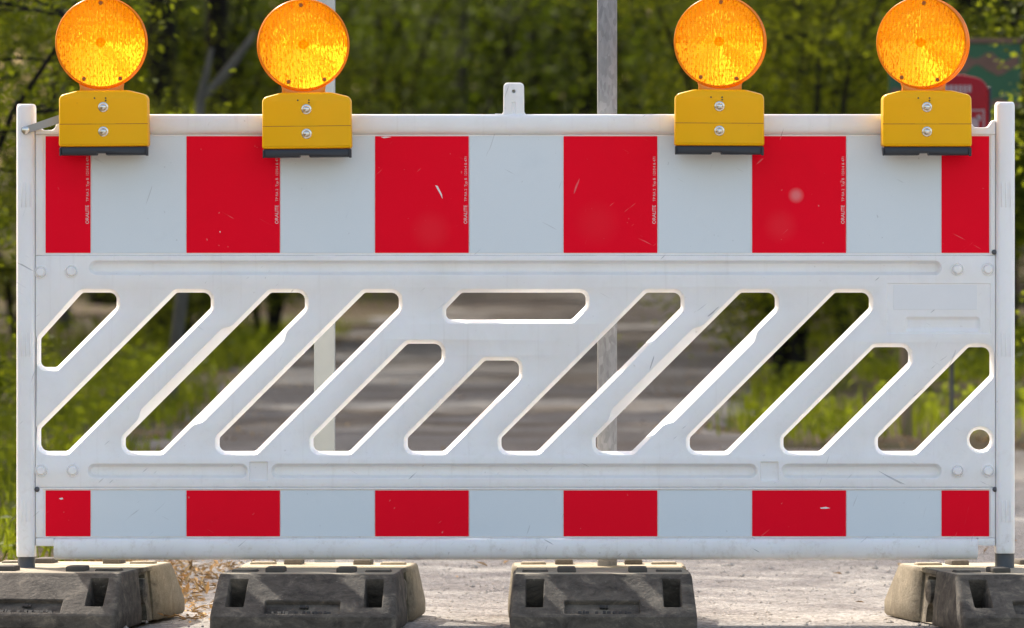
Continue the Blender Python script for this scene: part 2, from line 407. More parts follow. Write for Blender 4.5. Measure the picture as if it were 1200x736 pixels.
# framed panel at the upper right with its own short groove
fr=rpoly(pxr([(1039,332,1.5),(1161,332,1.5),(1161,391,1.5),(1039,391,1.5)]))
inner=offset(fr,-.8*PX); pockets.append(([(fr,0),(inner,.0018)],False))
g2=groove(1061,1148,372,388,.006,4); g2=([(p,d+.0018) for p,d in g2[0]],True)
plate(body,FM,inner,[g2],.0018)
PX0,PX1=41.5,1166.5
outer=V2([(X(PX0),Z(299.5)),(X(PX1),Z(299.5)),(X(PX1),Z(571)),(X(PX0),Z(571))])
rim=offset(outer,-1.0*PX)
plate(body,FM,rim,pockets,0.0)
walls(body,FM,[(rim,0),(offset(outer,-.3*PX),.0006),(outer,.002),(outer,.055)],False)
tr=[outer]+[b[0][0][0] for b in backholes]
body.add([(q.x,.055,q.y) for l in tr for q in l],tessellate_polygon([[Vector((q.x,q.y,0)) for q in l] for l in tr]))
# bands that carry the sheeting
rbox(body,X(PX0),X(PX1),.004,.054,Z(299.3),Z(157.6)); rbox(body,X(PX0),X(PX1),.004,.054,Z(630.3),Z(571.2))
for x0,x1 in ((41.8,50.5),(1160.8,1166.2)):
    rbox(body,X(x0),X(x1),.0005,.006,Z(299),Z(158),.001); rbox(body,X(x0),X(x1),.0005,.006,Z(629.8),Z(571.6),.001)
def prof(pts,x0,x1,cx=2.0):
    n=len(pts); xs=[(x0,.55),(x0+cx*.4*PX,.85),(x0+cx*PX,1),(x1-cx*PX,1),(x1-cx*.4*PX,.85),(x1,.55)]
    my=sum(p[1] for p in pts)/n; mz=sum(p[0] for p in pts)/n
    vs=[]
    for x,k in xs:
        kk=1-(1-k)*.25
        vs+=[(x,my/1000+(p[1]-my)/1000*kk,Z(mz+(p[0]-mz)*kk)) for p in pts]
    fs=[(i*n+j,i*n+(j+1)%n,(i+1)*n+(j+1)%n,(i+1)*n+j) for i in range(len(xs)-1) for j in range(n)]
    fs+=[tuple(range(n)),tuple(5*n+j for j in range(n))]
    body.add(vs,fs)
prof([(140,55),(136,53.5),(134.3,50),(134,45),(134,-3),(134.5,-7),(136,-9.8),(138.5,-11.5),(142,-12.2),(147,-12),(150.5,-11),(153.5,-8.5),(156,-4),(157.2,2),(157.5,10),(157.5,55)],X(74),X(1131))
prof([(630.6,55),(630.6,4),(631.2,-1),(633,-4.5),(636,-6.8),(641,-7.6),(646,-7),(650,-4.8),(653.5,-1),(655.5,5),(656,12),(656,48),(654,55)],X(63),X(1146))
for a in ([(78,157.5,0),(78,134,2),(70.5,134,5),(63.5,152.5,6),(48.5,152.5,6),(45,145,2),(41.6,145,0),(41.6,157.5,0)],
          [(1127,157.5,0),(1127,134,2),(1134,134,5),(1140.5,149.5,7),(1158,149.5,7),(1163,141,3),(1166.4,141,0),(1166.4,157.5,0)]):
    solid(body,rpoly(pxr(a)),-.003,.053,.002)
rbox(body,X(41.7),X(63.3),-.003,.05,Z(640),Z(630.6),.0025); rbox(body,X(1145.7),X(1166.3),-.003,.05,Z(640),Z(630.6),.0025)
rbox(body,X(50),X(1160),.0,.006,Z(573.6),Z(571.3),.0008)
panel=body.build('panel',WHITE,root,30)
# hanging tab on the top rail
tb=MB(); tabp=rpoly(pxr([(580,134.6,0),(589.8,134.6,8),(590.2,97,5),(614,97,5),(614.4,134.6,8),(624,134.6,0)]))
tp_=[Vector((X(602)+2.2*PX*math.cos(t*PI/6),Z(107)+2.2*PX*math.sin(t*PI/6))) for t in range(12)]
key=rpoly(pxr([(599.5,119,2),(604.5,119,2),(604.5,133,1),(599.5,133,1)]))
f0=offset(tabp,-1.5*PX)
plate(tb,FM,f0,[([(tp_,-.004),(offset(tp_,-.5*PX),.012)],True),([(key,-.004),(offset(key,-1*PX),-.0015)],True)],-.004)
walls(tb,FM,[(f0,-.004),(offset(tabp,-.4*PX),-.0032),(tabp,-.001),(tabp,.028)],True)
tb.build('hanging_tab',WHITE,root,30)
# moulded studs
for (x,y) in ((47.5,319),(83.5,318),(1122,315.5),(1158,315.5),(48,551.5),(85,551.5),(1122,552),(1158,552)):
    s=MB(); big=x>1000 and y>500
    lathe_y(s,X(x),Z(y),[(8*PX,.0004),(7.8*PX,-.002),(7*PX,-.0028),(6.3*PX,-.0005),(5.6*PX,-.0003),(5.2*PX,-.006 if not big else -.008),(4*PX,-.0085 if not big else -.012),(0,-.009 if not big else -.0125)],24)
    s.build('stud',WHITE,root,40)
for (x,y) in ((1165,295.5),(43.5,573.5),(1166,573.5),(1164.5,574)):
    if x==1164.5: continue
    s=MB(); lathe_y(s,X(x),Z(y),[(3*PX,.003),(3*PX,-.002),(2*PX,-.0035),(0,-.004)],14); s.build('rivet',DARKSCREW,root,40)
s=MB(); rbox(s,X(1047),X(1145),.0010,.0019,Z(363),Z(334),.0003,1); s.build('label_sticker',STICK,root)
# end posts
for x0,x1,yt,yb in ((19,41.4,122,652.5),(1166.6,1189.5,119.5,648.5)):
    p=MB(); cx=(X(x0)+X(x1))/2; hw=(X(x1)-X(x0))/2
    levels=[(0,.82),(.0015,.90),(.004,.96),(.009,1.0)]
    zt,zb=Z(yt),Z(yb)
    prof_z=[(zt-a,k) for a,k in levels]+[(zb+.012,1.0),(zb+.002,.99),(zb,.96)]
    vs=[]; seg=28
    for z,k in prof_z:
        for j in range(seg):
            a=2*PI*j/seg; ca,sa=math.cos(a),math.sin(a)
            e=.48; xx=math.copysign(abs(ca)**e,ca)*hw*k; yy=math.copysign(abs(sa)**e,sa)*.033*k
            vs.append((cx+xx,.0225+yy,z))
    n=len(prof_z)
    p.add(vs,[(i*seg+k,i*seg+(k+1)%seg,(i+1)*seg+(k+1)%seg,(i+1)*seg+k) for i in range(n-1) for k in range(seg)]+[tuple(range(seg)),tuple((n-1)*seg+k for k in range(seg))])
    for (ya,yb2) in ((214,243),(390,418),(586,612)):
        for dx in (-.38,.05,.5):
            rbox(p,cx+dx*hw-.0008,cx+dx*hw+.0008,-.0125,-.006,Z(yb2),Z(ya),.0006,1)
    post=p.build('end_post',WHITE,root,40)
    q=MB(); tube(q,[(cx,.022,zb+.05),(cx,.022,.09)],.0205 if x0>600 else .0185,24); q.build('foot_spigot',STEELD,post)
# reflective sheeting, with the fine print along each upper red field
def text_mesh(txt,size,mat,parent,loc,rot,name,bold=0,ext=.0002):
    cu=bpy.data.curves.new(name,'FONT'); cu.body=txt; cu.size=size; cu.extrude=ext; cu.offset=bold; cu.align_x='LEFT'; cu.align_y='CENTER'; cu.resolution_u=3
    o=bpy.data.objects.new(name,cu); COL.objects.link(o)
    dg=bpy.context.evaluated_depsgraph_get(); me=bpy.data.meshes.new_from_object(o.evaluated_get(dg)); bpy.data.objects.remove(o)
    b=link(name,me,mat,parent,0); b.matrix_local=Matrix.Translation(loc)@rot; return b
ROTV=Matrix.Rotation(-PI/2,4,'Y')@Matrix.Rotation(PI/2,4,'X')
reds=[(53.3,106),(218.5,328),(439.5,549.3),(660.5,770.3),(881.5,991.5),(1103.5,1159.3)]
whites=[(107,217.6),(329,438.6),(550.3,659.6),(771.3,880.6),(992.5,1102.6)]
for (ya,yb,up) in ((159.6,296.4,1),(574.8,628.6,0)):
    for k,(a,b) in enumerate(reds):
        s=MB(); rbox(s,X(a),X(b),.0022,.0042,Z(yb),Z(ya),.0005,1); r=s.build('red_stripe',RED,root)
        if up and k<5:
            text_mesh('ORALITE',5.6*PX,PRINT,r,Vector((X(b-3.6),.0019,Z(262.5))),ROTV,'printed_mark',.0001)
            text_mesh('TP RA 2  Typ B  1210.4 & 471',4.3*PX,PRINT,r,Vector((X(b-3.4),.0019,Z(236))),ROTV,'printed_mark')
    for a,b in whites:
        s=MB(); rbox(s,X(a),X(b),.0022,.0042,Z(yb),Z(ya),.0005,1); s.build('white_stripe',PALE,root)

CHIP=m_plain('chipped_film',(.80,.74,.72),.6)
for st_,pts in ((2,[(510,217),(513,218),(518,228),(518.5,233),(515.5,227),(512,221)]),(8,[(961,595),(968,594),(973,595.5),(968,596.3),(962,596.2)]),(6,[(69,584),(73,583.2),(74,585),(71,585.6)]),(2,[(446,160.5),(452,159.8),(459,160.6),(450,162)]),(1,[(257,271),(258.5,271),(258,273)])):
    rs=[o for o in root.children if o.name.startswith('red_stripe')]; ln=[o for o in rs if o.bound_box[0][2]>.35]; lw=[o for o in rs if o.bound_box[0][2]<=.35]
    par=(ln+lw)[st_ if st_<6 else {8:10,6:6}[st_]]
    m=MB(); n_=len(pts); m.add([(X(a),y,Z(b)) for y in (.0017,.0023) for a,b in pts],[tuple(range(n_)),tuple(range(n_,2*n_))]+[(i,(i+1)%n_,n_+(i+1)%n_,n_+i) for i in range(n_)])
    m.build('chip',CHIP,par,0)

# ------------------------------------------------------------------ warning lamps
def make_lamp():
    r=empty('warning_lamp',(0,0,0))
    # local frame: x right, z up, origin at the back of the case, level with the case's lower edge
    U=PX; yb,yf=0,-.078
    c=MB(); o=rpoly([(-52*U,10*U,3*U),(52.5*U,10*U,3*U),(52*U,70*U,7*U),(30*U,75.5*U,30*U),(-30*U,75.5*U,30*U),(-51.5*U,70*U,7*U)])
    solid(c,o,yf,yb,.006)
    for zz in (36.5,): rbox(c,-14*U,14*U,yf-.0006,yf+.001,(zz)*U,(zz+1)*U)
    rbox(c,-12*U,12*U,yf-.0006,yf+.001,61.5*U,62.3*U)
    case=c.build('lamp_case',YELLOW,r,30)
    s=MB(); rbox(s,-51.3*U,51.8*U,yf-.0004,yf+.0004,36.1*U,36.7*U); s.build('case_seam',AMBERD,case,0)
    b=MB(); ob=rpoly([(-50*U,0,2*U),(-9*U,0,1*U),(-8*U,2.5*U,0),(2*U,2.5*U,0),(3*U,0,1*U),(50*U,0,2*U),(51*U,9.9*U,1*U),(-51*U,9.9*U,1*U)])
    solid(b,ob,yf+.003,yb-.003,.003); rbox(b,49*U,52*U,yf-.001,yf+.02,-1*U,9*U,.0008,1); rbox(b,-51.5*U,-49.5*U,yf,yf+.02,-.5*U,9*U,.0008,1)
    b.build('base_clip',BLACK,r,30)
    for zz in (56.0,27.5):
        s=MB(); lathe_y(s,0,zz*U,[(5.9*U,yf+.001),(5.9*U,yf-.0014),(5.4*U,yf-.002),(4.1*U,yf-.0021),(3.9*U,yf-.0055),(2.9*U,yf-.0075),(1.2*U,yf-.0083),(0,yf-.0084)],24); s.build('bolt',CHROME,case,40)
    for dx,dz in ((-10,66.5),(3,66.5),(3,63.6)):
        s=MB(); lathe_y(s,dx*U,dz*U,[(1*U,yf+.001),(1*U,yf-.0006),(0,yf-.0008)],8); s.build('vent_hole',BLACK,case)
    lz=131.5*U; R=53.5*U; ym=-.043; ht=.020
    nk=MB(); solid(nk,V2([(-25*U,74*U),(25*U,74*U),(25*U,80*U)]+[(54.2*U*math.sin(q*.1),131.5*U-54.2*U*math.cos(q*.1)) for q in (5,4,3,2,1,0,-1,-2,-3,-4,-5)]+[(-25*U,80*U)]),ym-ht,ym+ht,.002); nk.build('lens_neck',AMBER,r,30)
    def dome(y0,sg,bulge,name,mat):
        m=MB(); NR,NS=22,80; vs=[(0,y0+sg*bulge,lz)]
        for i in range(1,NR+1):
            rr=i/NR; y=y0+sg*bulge*math.sqrt(max(0,1-(rr*.93)**2))
            vs+=[(R*.965*rr*math.cos(2*PI*k/NS),y,lz+R*.965*rr*math.sin(2*PI*k/NS)) for k in range(NS)]
        fs=[(0,1+k,1+(k+1)%NS) for k in range(NS)]
        fs+=[(1+(i-1)*NS+k,1+i*NS+k,1+i*NS+(k+1)%NS,1+(i-1)*NS+(k+1)%NS) for i in range(1,NR) for k in range(NS)]
        m.add(vs,fs); return m.build(name,mat,r,80)
    lf=dome(ym-ht*.72,-1,.016,'lens',LENSF); dome(ym+ht*.72,1,.016,'lens',LENSB)
    rm=MB(); NS=80
    pr=[(R*.955,ym-ht-.0015),(R*.985,ym-ht-.003),(R,ym-ht),(R*1.0,ym-.002),(R*1.012,ym-.0015),(R*1.012,ym+.0015),(R,ym+.002),(R,ym+ht),(R*.985,ym+ht+.003),(R*.955,ym+ht+.0015),(R*.955,ym-ht-.0015)]
    vs=[(rr*math.cos(2*PI*k/NS),y,lz+rr*math.sin(2*PI*k/NS)) for rr,y in pr for k in range(NS)]
    rm.add(vs,[(i*NS+k,i*NS+(k+1)%NS,(i+1)*NS+(k+1)%NS,(i+1)*NS+k) for i in range(len(pr)-1) for k in range(NS)]); rm.build('lens_rim',RIM,r,50)
    for dx,dz in ((0,46),(-20,-42),(22,-42)):
        s=MB(); yy=ym-ht*.72-.016*math.sqrt(max(0,1-((dx*dx+dz*dz)**.5/53.5*.93)**2))
        lathe_y(s,dx*U,lz+dz*U,[(2.3*U,yy+.004),(2.3*U,yy-.0005),(1.4*U,yy-.0015),(0,yy-.0012)],12); s.build('lens_screw',AMBERD,lf)
    s=MB(); yy=ym-ht*.72-.016; lathe_y(s,0,lz,[(5.4*U,yy+.001),(5*U,yy-.0010),(4.2*U,yy-.0012),(3.8*U,yy+.0004)],20); s.build('lens_boss',LENSB,lf,60)
    return r
lamp0=make_lamp()
lampx=[(124,182.5,'leftmost amber warning lamp, held by a grey steel strap to the left end post'),
       (361,185,'second amber warning lamp from the left, standing before a pale pole'),
       (841.5,181.5,'amber warning lamp beside the galvanised pole, third from the left on the rail'),
       (1083.5,182.5,'rightmost amber warning lamp, in front of the red box and green board')]
lamps=[]
for k,(x,y,lab) in enumerate(lampx):
    o=lamp0 if k==0 else copy_tree(lamp0)
    o.location=(X(x),-.0125,Z(y)); o.rotation_euler=(0,math.radians([-.4,-.6,.3,0][k]),0)
    yaw=math.radians([0,2,-7,-13][k]); ro=math.radians([0,-3,2,4][k])
    for ch in o.children:
        if ch.name.split('.')[0]=='lens_neck': ch.matrix_local=Matrix.Translation(([-2.5,-3.5,1,-3][k]*PX,0,0))
        if ch.name.split('.')[0] in ('lens','lens_rim'):
            ch.matrix_local=Matrix.Translation(([-2.5,-3.5,1,-3.5][k]*PX,-.043,LZ))@Matrix.Rotation(yaw,4,'Z')@Matrix.Rotation(ro,4,'Y')@Matrix.Translation((0,.043,-LZ))
    tag(o,lab,'warning lamp','amber warning lamps along the top rail'); lamps.append(o)
s=MB(); a=Vector((X(31),-.016,Z(152))); b=Vector((X(76),-.0155,Z(137.5)))
d=(b-a).normalized(); n=Vector((-d.z,0,d.x)); 
pts=[a-d*.007+n*.0075,a-d*.01,a-d*.007-n*.0075,b-n*.0085,b+n*.0085]
s.add([Vector((p.x,y,p.z))-Vector((X(124),-.0125,Z(182.5))) for y in (-.018,-.0145) for p in pts],[(0,1,2,3,4),(9,8,7,6,5)]+[(i,(i+1)%5,5+(i+1)%5,5+i) for i in range(5)])
st=s.build('mounting_strap',STRAP,lamps[0],0)
s=MB(); lathe_y(s,X(31)-X(124),Z(152)-Z(182.5),[(4.5*PX,-.005),(4.5*PX,-.0095),(3*PX,-.011),(0,-.0112)],16); s.build('strap_bolt',CHROME,st,40)

# ------------------------------------------------------------------ rubber feet
def make_foot():
    r=empty('rubber_foot',(0,0,0)); m=MB()
    H=.115
    for sg in (-1,1):
        def ring(z,yf,hw,cut=.010):
            pts=[]
            for j in range(4):
                a=PI/2*j/3; pts.append(Vector((-hw+cut-cut*math.cos(a),yf+cut-cut*math.sin(a))))
            for j in range(4):
                a=PI/2*j/3; pts.append(Vector((hw-cut+cut*math.sin(a),yf+cut-cut*math.cos(a))))
            pts+=[Vector((hw,-.105)),Vector((hw-.012,-.085)),Vector((-hw+.012,-.085)),Vector((-hw,-.105))]
            return [(p.x,p.y*(-sg),z) for p in pts]
        L=[(0,-.394,.196),(.006,-.4,.2),(.03,-.4,.2),(.034,-.397,.1995),(.108,-.292,.192),(.113,-.287,.190),(H,-.279,.187)]
        rings=[ring(*l) for l in L]; N=12
        for i in range(len(rings)-1):
            fs=[(k,(k+1)%N,N+(k+1)%N,N+k) for k in range(N) if not (i==3 and k==3)]
            m.add(rings[i]+rings[i+1],fs)
        m.add(rings[-1],[tuple(range(N))]); m.add(rings[0],[tuple(range(N))])
        A,B,C,D=Vector(rings[3][3]),Vector(rings[3][4]),Vector(rings[4][4]),Vector(rings[4][3])
        org=(A+B)/2; u=Vector((1,0,0)); v=((C+D)/2-org); LV=v.length; v.normalize(); nn=v.cross(u)
        if nn.z>0: nn=-nn        # inward: downwards
        fm=lambda x,y,d,org=org,u=u,v=v,nn=nn: org+u*x+v*y+nn*d
        out=V2([((A-org).dot(u),0),((B-org).dot(u),0),((C-org).dot(u),LV),((D-org).dot(u),LV)])
        pk=[]
        for c0,c1 in ((-.168,-.130),(.130,.168)):
            p=rpoly([(c0,.22*LV,.003),(c1,.22*LV,.003),(c1-.002 if c0>0 else c1+.003,.94*LV,.003),(c0-.002 if c0>0 else c0+.003,.94*LV,.003)])
            pk.append(([(offset(p,.002),0),(p,.003),(offset(p,-.002),.075)],True))
        p=rpoly([(-.083,.05*LV,.003),(.078,.05*LV,.003),(.078,.38*LV,.003),(-.083,.38*LV,.003)])
        pk.append(([(offset(p,.002),0),(p,.002),(offset(p,-.001),.010)],True))
        plate(m,fm,out,pk,0)
        if sg==-1: F=(fm,LV)
        else: F2=(fm,LV)
    # waist between the two end blocks, arched underneath
    for xs in (-1,1):
        fmw=lambda y,z,d,xs=xs:(xs*(.186-.012*z/.107-d),y,z)
        ar=V2([(-.032,.0),(.032,.0),(.032,.026),(.026,.036),(.014,.043),(0,.045),(-.014,.043),(-.026,.036),(-.032,.026)])
        ar=[Vector((p.x,p.y+.001)) for p in ar]
        up_=rpoly([(-.052,.078,.006),(.052,.078,.006),(.052,.098,.006),(-.052,.098,.006)])
        plate(m,fmw,V2([(-.10,0),(.10,0),(.10,.107),(-.10,.107)]),[([(ar,0),(offset(ar,-.001),.07)],True),([(up_,0),(offset(up_,-.001),.04)],True)])
        tube(m,[(xs*.16,0,.066),(xs*.186,0,.066),(xs*.190,0,.066)],[.026,.026,.018],18)
    rbox(m,-.10,.10,-.10,.10,.04,.105)
    rbox(m,-.184,.184,-.274,.274,.104,H-.0006,.002,1)
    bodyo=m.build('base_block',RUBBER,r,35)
    bodyo.data.materials.append(MARK)
    for i in (-1,1):
        for j in (-1,1):
            s=MB(); rbox(s,i*.077-.02,i*.077+.02,j*.2-.035,j*.2+.035,H-.003,H+.011,.004,2); s.build('stacking_pad',PAD,r,40)
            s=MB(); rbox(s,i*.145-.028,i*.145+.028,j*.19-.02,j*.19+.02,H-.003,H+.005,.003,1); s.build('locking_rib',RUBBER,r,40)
    rnd=random.Random(4)
    for fm,LV in (F,F2):
        s=MB(); x=-.066
        def blk(xc,yc,w,h):
            q=[fm(xc+a*w,yc+b*h,dd) for dd in (.0095,.0045) for a,b in ((-1,-1),(1,-1),(1,1),(-1,1))]
            s.add(q,[(4,5,6,7),(0,1,5,4),(1,2,6,5),(2,3,7,6),(3,0,4,7)])
        while x<.062:
            w=rnd.uniform(.0015,.0045)
            if rnd.random()<.78: blk(x,(.115+rnd.uniform(-.012,.012))*LV,w,rnd.uniform(.003,.0055))
            x+=w*2+rnd.uniform(.001,.004)
        for dx in (-.006,0,.007): blk(dx,.27*LV+rnd.uniform(-.001,.002),.0028,.004)
        s.build('mould_lettering',MARK,r,0)
    return r
foot0=make_foot()
for k,(x,y,rz,lab) in enumerate(((-.952,.05,-8.0,'grimy rubber foot block under the left end post, cut off at the left'),
      (-.404,-.01,-3.8,'dark rubber foot block over dry leaves, second from the left'),
      (.186,-.005,.4,'rubber foot block in the middle of the gravel, holding the galvanised pole'),
      (1.052,-.02,9.0,'turned rubber foot block under the right end post with its sunlit side showing'))):
    o=foot0 if k==0 else copy_tree(foot0)
    o.location=(x,y,0.003); o.scale=(.96,1,1); o.rotation_euler=(0,0,math.radians(rz)); tag(o,lab,'foot block','rubber foot blocks along the bottom of the barrier')

# ------------------------------------------------------------------ the two poles behind
def pole(px,y,z0,h,w,lab,mat):
    d=CAM_D+y; x=(px-600)/8896*d
    t=empty('steel_pole',(x,y,z0)); m=MB()
    rbox(m,-w/2,w/2,-w/2,w/2,0,h,.004,2); m.build('tube',mat,t,40)
    c=MB(); rbox(c,-w/2-.001,w/2+.001,-w/2-.001,w/2+.001,h-.001,h+.012,.003,1); c.build('end_cap',BLACK,t)
    tag(t,lab,'pole'); return t
pole(711.5,.115,.11,2.3,.0415,'galvanised square pole standing in the middle foot block',GALV)
pole(380.5,.62,0,2.4,.0455,'pale grey square pole rising behind the second lamp',PALEPOLE)

# ------------------------------------------------------------------ terrain, track
def tz(x,y):
    a=np.clip((np.asarray(y,float)-2)/42,0,None)
    z=.5*np.minimum(a,1)**1.5+np.clip(np.asarray(y,float)-44,0,60)*.03
    return z
def leftE(y):  return np.interp(y,[-40,-6,0,3,7,12.5,24,29,43,60],[-1.7,-1.5,-1.2,-.98,-1.12,-1.31,-1.42,-1.11,-.62,-.1])
def rightE(y): return np.interp(y,[-40,0,8,11.0,12.2,14,24,43,60],[9,9,9,7,.95,.88,1.28,1.86,2.6])
gx=np.concatenate([-np.geomspace(400,14,14),np.linspace(-12,12,49),np.geomspace(14,400,14)])
gy=np.concatenate([-np.geomspace(400,12,12),np.linspace(-10,60,141),np.geomspace(63,500,14)])
def sheet(name,xs,ys,mat,dz=0.0,mask=None):
    XX,YY=np.meshgrid(xs,ys); ZZ=tz(XX,YY)+dz; nx=len(xs)
    vs=np.stack([XX,YY,ZZ],-1).reshape(-1,3); fs=[]
    for j in range(len(ys)-1):
        for i in range(nx-1): fs.append((j*nx+i,j*nx+i+1,(j+1)*nx+i+1,(j+1)*nx+i))
    m=MB(); m.v=[tuple(v) for v in vs]; m.f=fs; return m
g=sheet('ground',gx,gy,None,-.012).build('ground',m_ground(),None,60,False); tag(g,kind='structure')
ys=np.linspace(-40,60,401); m=MB(); NX=13
wob=lambda y,s:.09*math.sin(y*1.7+s)+.06*math.sin(y*4.1+s*2)+.03*math.sin(y*9.3+s)
for j,y in enumerate(ys):
    l=float(leftE(y))+wob(y,1); r_=float(rightE(y))+wob(y,4)
    for i in range(NX):
        x=l+(r_-l)*i/(NX-1); edge=min(1,min(i,NX-1-i)/1.0)
        m.v.append((x,y,float(tz(x,y))-.010+.010*edge))
m.f=[(j*NX+i,j*NX+i+1,(j+1)*NX+i+1,(j+1)*NX+i) for j in range(400) for i in range(NX-1)]
tag(m.build('gravel_track',m_road(),None,60,False),kind='structure')

# ------------------------------------------------------------------ leaf and blade meshes (numpy)
def fast_mesh(name,V,F):
    me=bpy.data.meshes.new(name); V=np.ascontiguousarray(V,np.float32); F=np.ascontiguousarray(F,np.int32); k=F.shape[1]
    me.vertices.add(len(V)); me.vertices.foreach_set('co',V.ravel())
    me.loops.add(F.size); me.loops.foreach_set('vertex_index',F.ravel())
    me.polygons.add(len(F)); me.polygons.foreach_set('loop_start',np.arange(0,F.size,k,dtype=np.int32)); me.polygons.foreach_set('loop_total',np.full(len(F),k,np.int32))
    me.update(calc_edges=True); me.validate(); return me
def leaf_mesh(name,P,size,flat=.6,aspect=.62,droop=.25):
    n=len(P); size=np.broadcast_to(size,(n,))*RNG.uniform(.65,1.3,n)
    az=RNG.uniform(0,2*PI,n); pit=RNG.normal(-droop,.45,n)
    t=np.stack([np.cos(az)*np.cos(pit),np.sin(az)*np.cos(pit),np.sin(pit)],-1)
    nr=RNG.normal(0,1,(n,3))*(1-flat)*1.3; nr[:,2]+=flat*1.6
    b=np.cross(nr,t); b/=np.linalg.norm(b,axis=1,keepdims=True)+1e-9; nrm=np.cross(t,b)
    s=size[:,None]
    v0=P; v1=P+t*s*.45+b*s*aspect*.5+nrm*s*.10; v2=P+t*s; v3=P+t*s*.45-b*s*aspect*.5+nrm*s*.10
    V=np.stack([v0,v1,v2,v3],1).reshape(-1,3); i=np.arange(n)*4
    F=np.concatenate([np.stack([i,i+1,i+2],1),np.stack([i,i+2,i+3],1)])
    return fast_mesh(name,V,F)
def blade_mesh(name,P,h,w,lean=.5):
    n=len(P); az=RNG.uniform(0,2*PI,n); ln=np.abs(RNG.normal(0,lean,n)); h=h*RNG.uniform(.45,1.25,n)
    d=np.stack([np.cos(az),np.sin(az),np.zeros(n)],-1); side=np.stack([-np.sin(az+.9),np.cos(az+.9),np.zeros(n)],-1)*(w*RNG.uniform(.6,1.3,n))[:,None]
    up=np.array([0,0,1.0]); a=P; m_=P+up*(h*.55)[:,None]+d*(h*ln*.3)[:,None]; tp=P+up*(h*np.clip(1-.3*ln,.3,1))[:,None]+d*(h*ln)[:,None]
    V=np.stack([a-side,a+side,m_+side*.8,m_-side*.8,tp],1).reshape(-1,3); i=np.arange(n)*5
    F=np.concatenate([np.stack([i,i+1,i+2],1),np.stack([i,i+2,i+3],1),np.stack([i+3,i+2,i+4],1)])
    return fast_mesh(name,V,F)
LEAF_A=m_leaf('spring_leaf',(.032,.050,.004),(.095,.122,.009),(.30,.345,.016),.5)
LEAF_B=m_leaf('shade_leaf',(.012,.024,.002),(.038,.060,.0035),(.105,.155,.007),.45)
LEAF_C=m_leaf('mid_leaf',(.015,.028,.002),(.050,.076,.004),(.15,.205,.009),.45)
GRASS=m_leaf('grass_blade',(.036,.054,.004),(.090,.118,.009),(.25,.30,.016),.5)
WEED=m_leaf('weed_leaf',(.034,.056,.005),(.105,.138,.010),(.30,.36,.018),.5)
STRAW=m_leaf('dry_leaf',(.13,.075,.03),(.46,.31,.14),(.30,.18,.07),.2)
BARK=m_bark('dark_bark',(.006,.005,.004),(.022,.018,.014))
BARKG=m_bark('grey_bark',(.06,.055,.045),(.16,.15,.125))
WOOD=m_bark('weathered_wood',(.20,.14,.08),(.36,.27,.17))

# shrubs
def make_shrub(name,h,w,nl,size,mat,seed,bark=BARK,droop=.25,clump=26):
    rnd=random.Random(seed); r=empty(name,(0,0,0)); st=MB(); tips=[]
    for k in range(rnd.randint(6,9)):
        a=rnd.uniform(0,2*PI); L=h*rnd.uniform(.65,1.05); sp=w*rnd.uniform(.15,.55)
        pts=[Vector((.06*math.cos(a),.06*math.sin(a),-.05))]
        for i in range(1,6):
            f=i/5; pts.append(Vector((math.cos(a)*sp*f**1.3+rnd.gauss(0,.05),math.sin(a)*sp*f**1.3+rnd.gauss(0,.05),L*f)))
        tube(st,pts,[.022*h/2*(1-.8*i/5)+.003 for i in range(6)],6)
        for i in range(1,6):
            for q in range(3):
                b=rnd.uniform(0,2*PI); l=w*rnd.uniform(.12,.42); e=pts[i]+Vector((math.cos(b)*l,math.sin(b)*l,rnd.uniform(-.1,.35)*l))
                tube(st,[pts[i],(pts[i]+e)/2+Vector((0,0,.04)),e],[.008,.006,.003],4); tips.append((pts[i],e))
    st.build('stems',bark,r,60,False)
    P=[]; per=max(1,nl//len(tips))
    for a,e in tips:
        c=np.array(e); a_=np.array(a); f=RNG.uniform(.15,1.15,per)[:,None]
        P.append(a_+(c-a_)*f+RNG.normal(0,1,(per,3))*np.array([.13,.13,.07])*w/1.6)
    P=np.concatenate(P); P=P[P[:,2]>.03]
    me=leaf_mesh('foliage',P,size,droop=droop); link('foliage',me,mat,r,0); return r
def put(proto,x,y,s=1.0,rz=None,used=set(),zs=None):
    o=proto if proto.name not in used else copy_tree(proto); used.add(proto.name)
    o.location=(x,y,float(tz(x,y))-.02); o.scale=(s,s,zs or s); o.rotation_euler=(0,0,random.uniform(0,6.28) if rz is None else rz); return o
shA=make_shrub('leafy_shrub',2.4,1.9,15000,.036,LEAF_A,1)
shB=make_shrub('leafy_shrub',2.2,2.1,15000,.034,LEAF_A,2)
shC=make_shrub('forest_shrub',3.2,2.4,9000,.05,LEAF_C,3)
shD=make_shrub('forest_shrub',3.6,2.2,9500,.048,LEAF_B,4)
def wx(px,d): return (px-600)/8896*d
near=[(shA,30,46,.98,'bright green shrub behind the leftmost lamp'),(shB,225,44,.62,'sunny leafy shrub between the two left lamps'),
      (shB,310,46,.72,'yellow green shrub behind the second lamp'),(shA,-150,25,.85,'green shrub at the left edge beside the left end post'),
      (shA,925,37,.9,'bright leafy shrub left of the rightmost lamp'),(shB,1000,42,1.08,'light green shrub directly behind the rightmost lamp'),
      (shB,1420,27,.8,'leafy shrub at the right edge beside the right end post'),(shA,1100,50,1.0,'green shrub behind the green board'),
      (shC,120,60,.9,'taller shrub in the shade behind the leftmost lamp')]
for p,px,d,s,lab in near:
    tag(put(p,wx(px,d),d-16,s),lab,'shrub',)
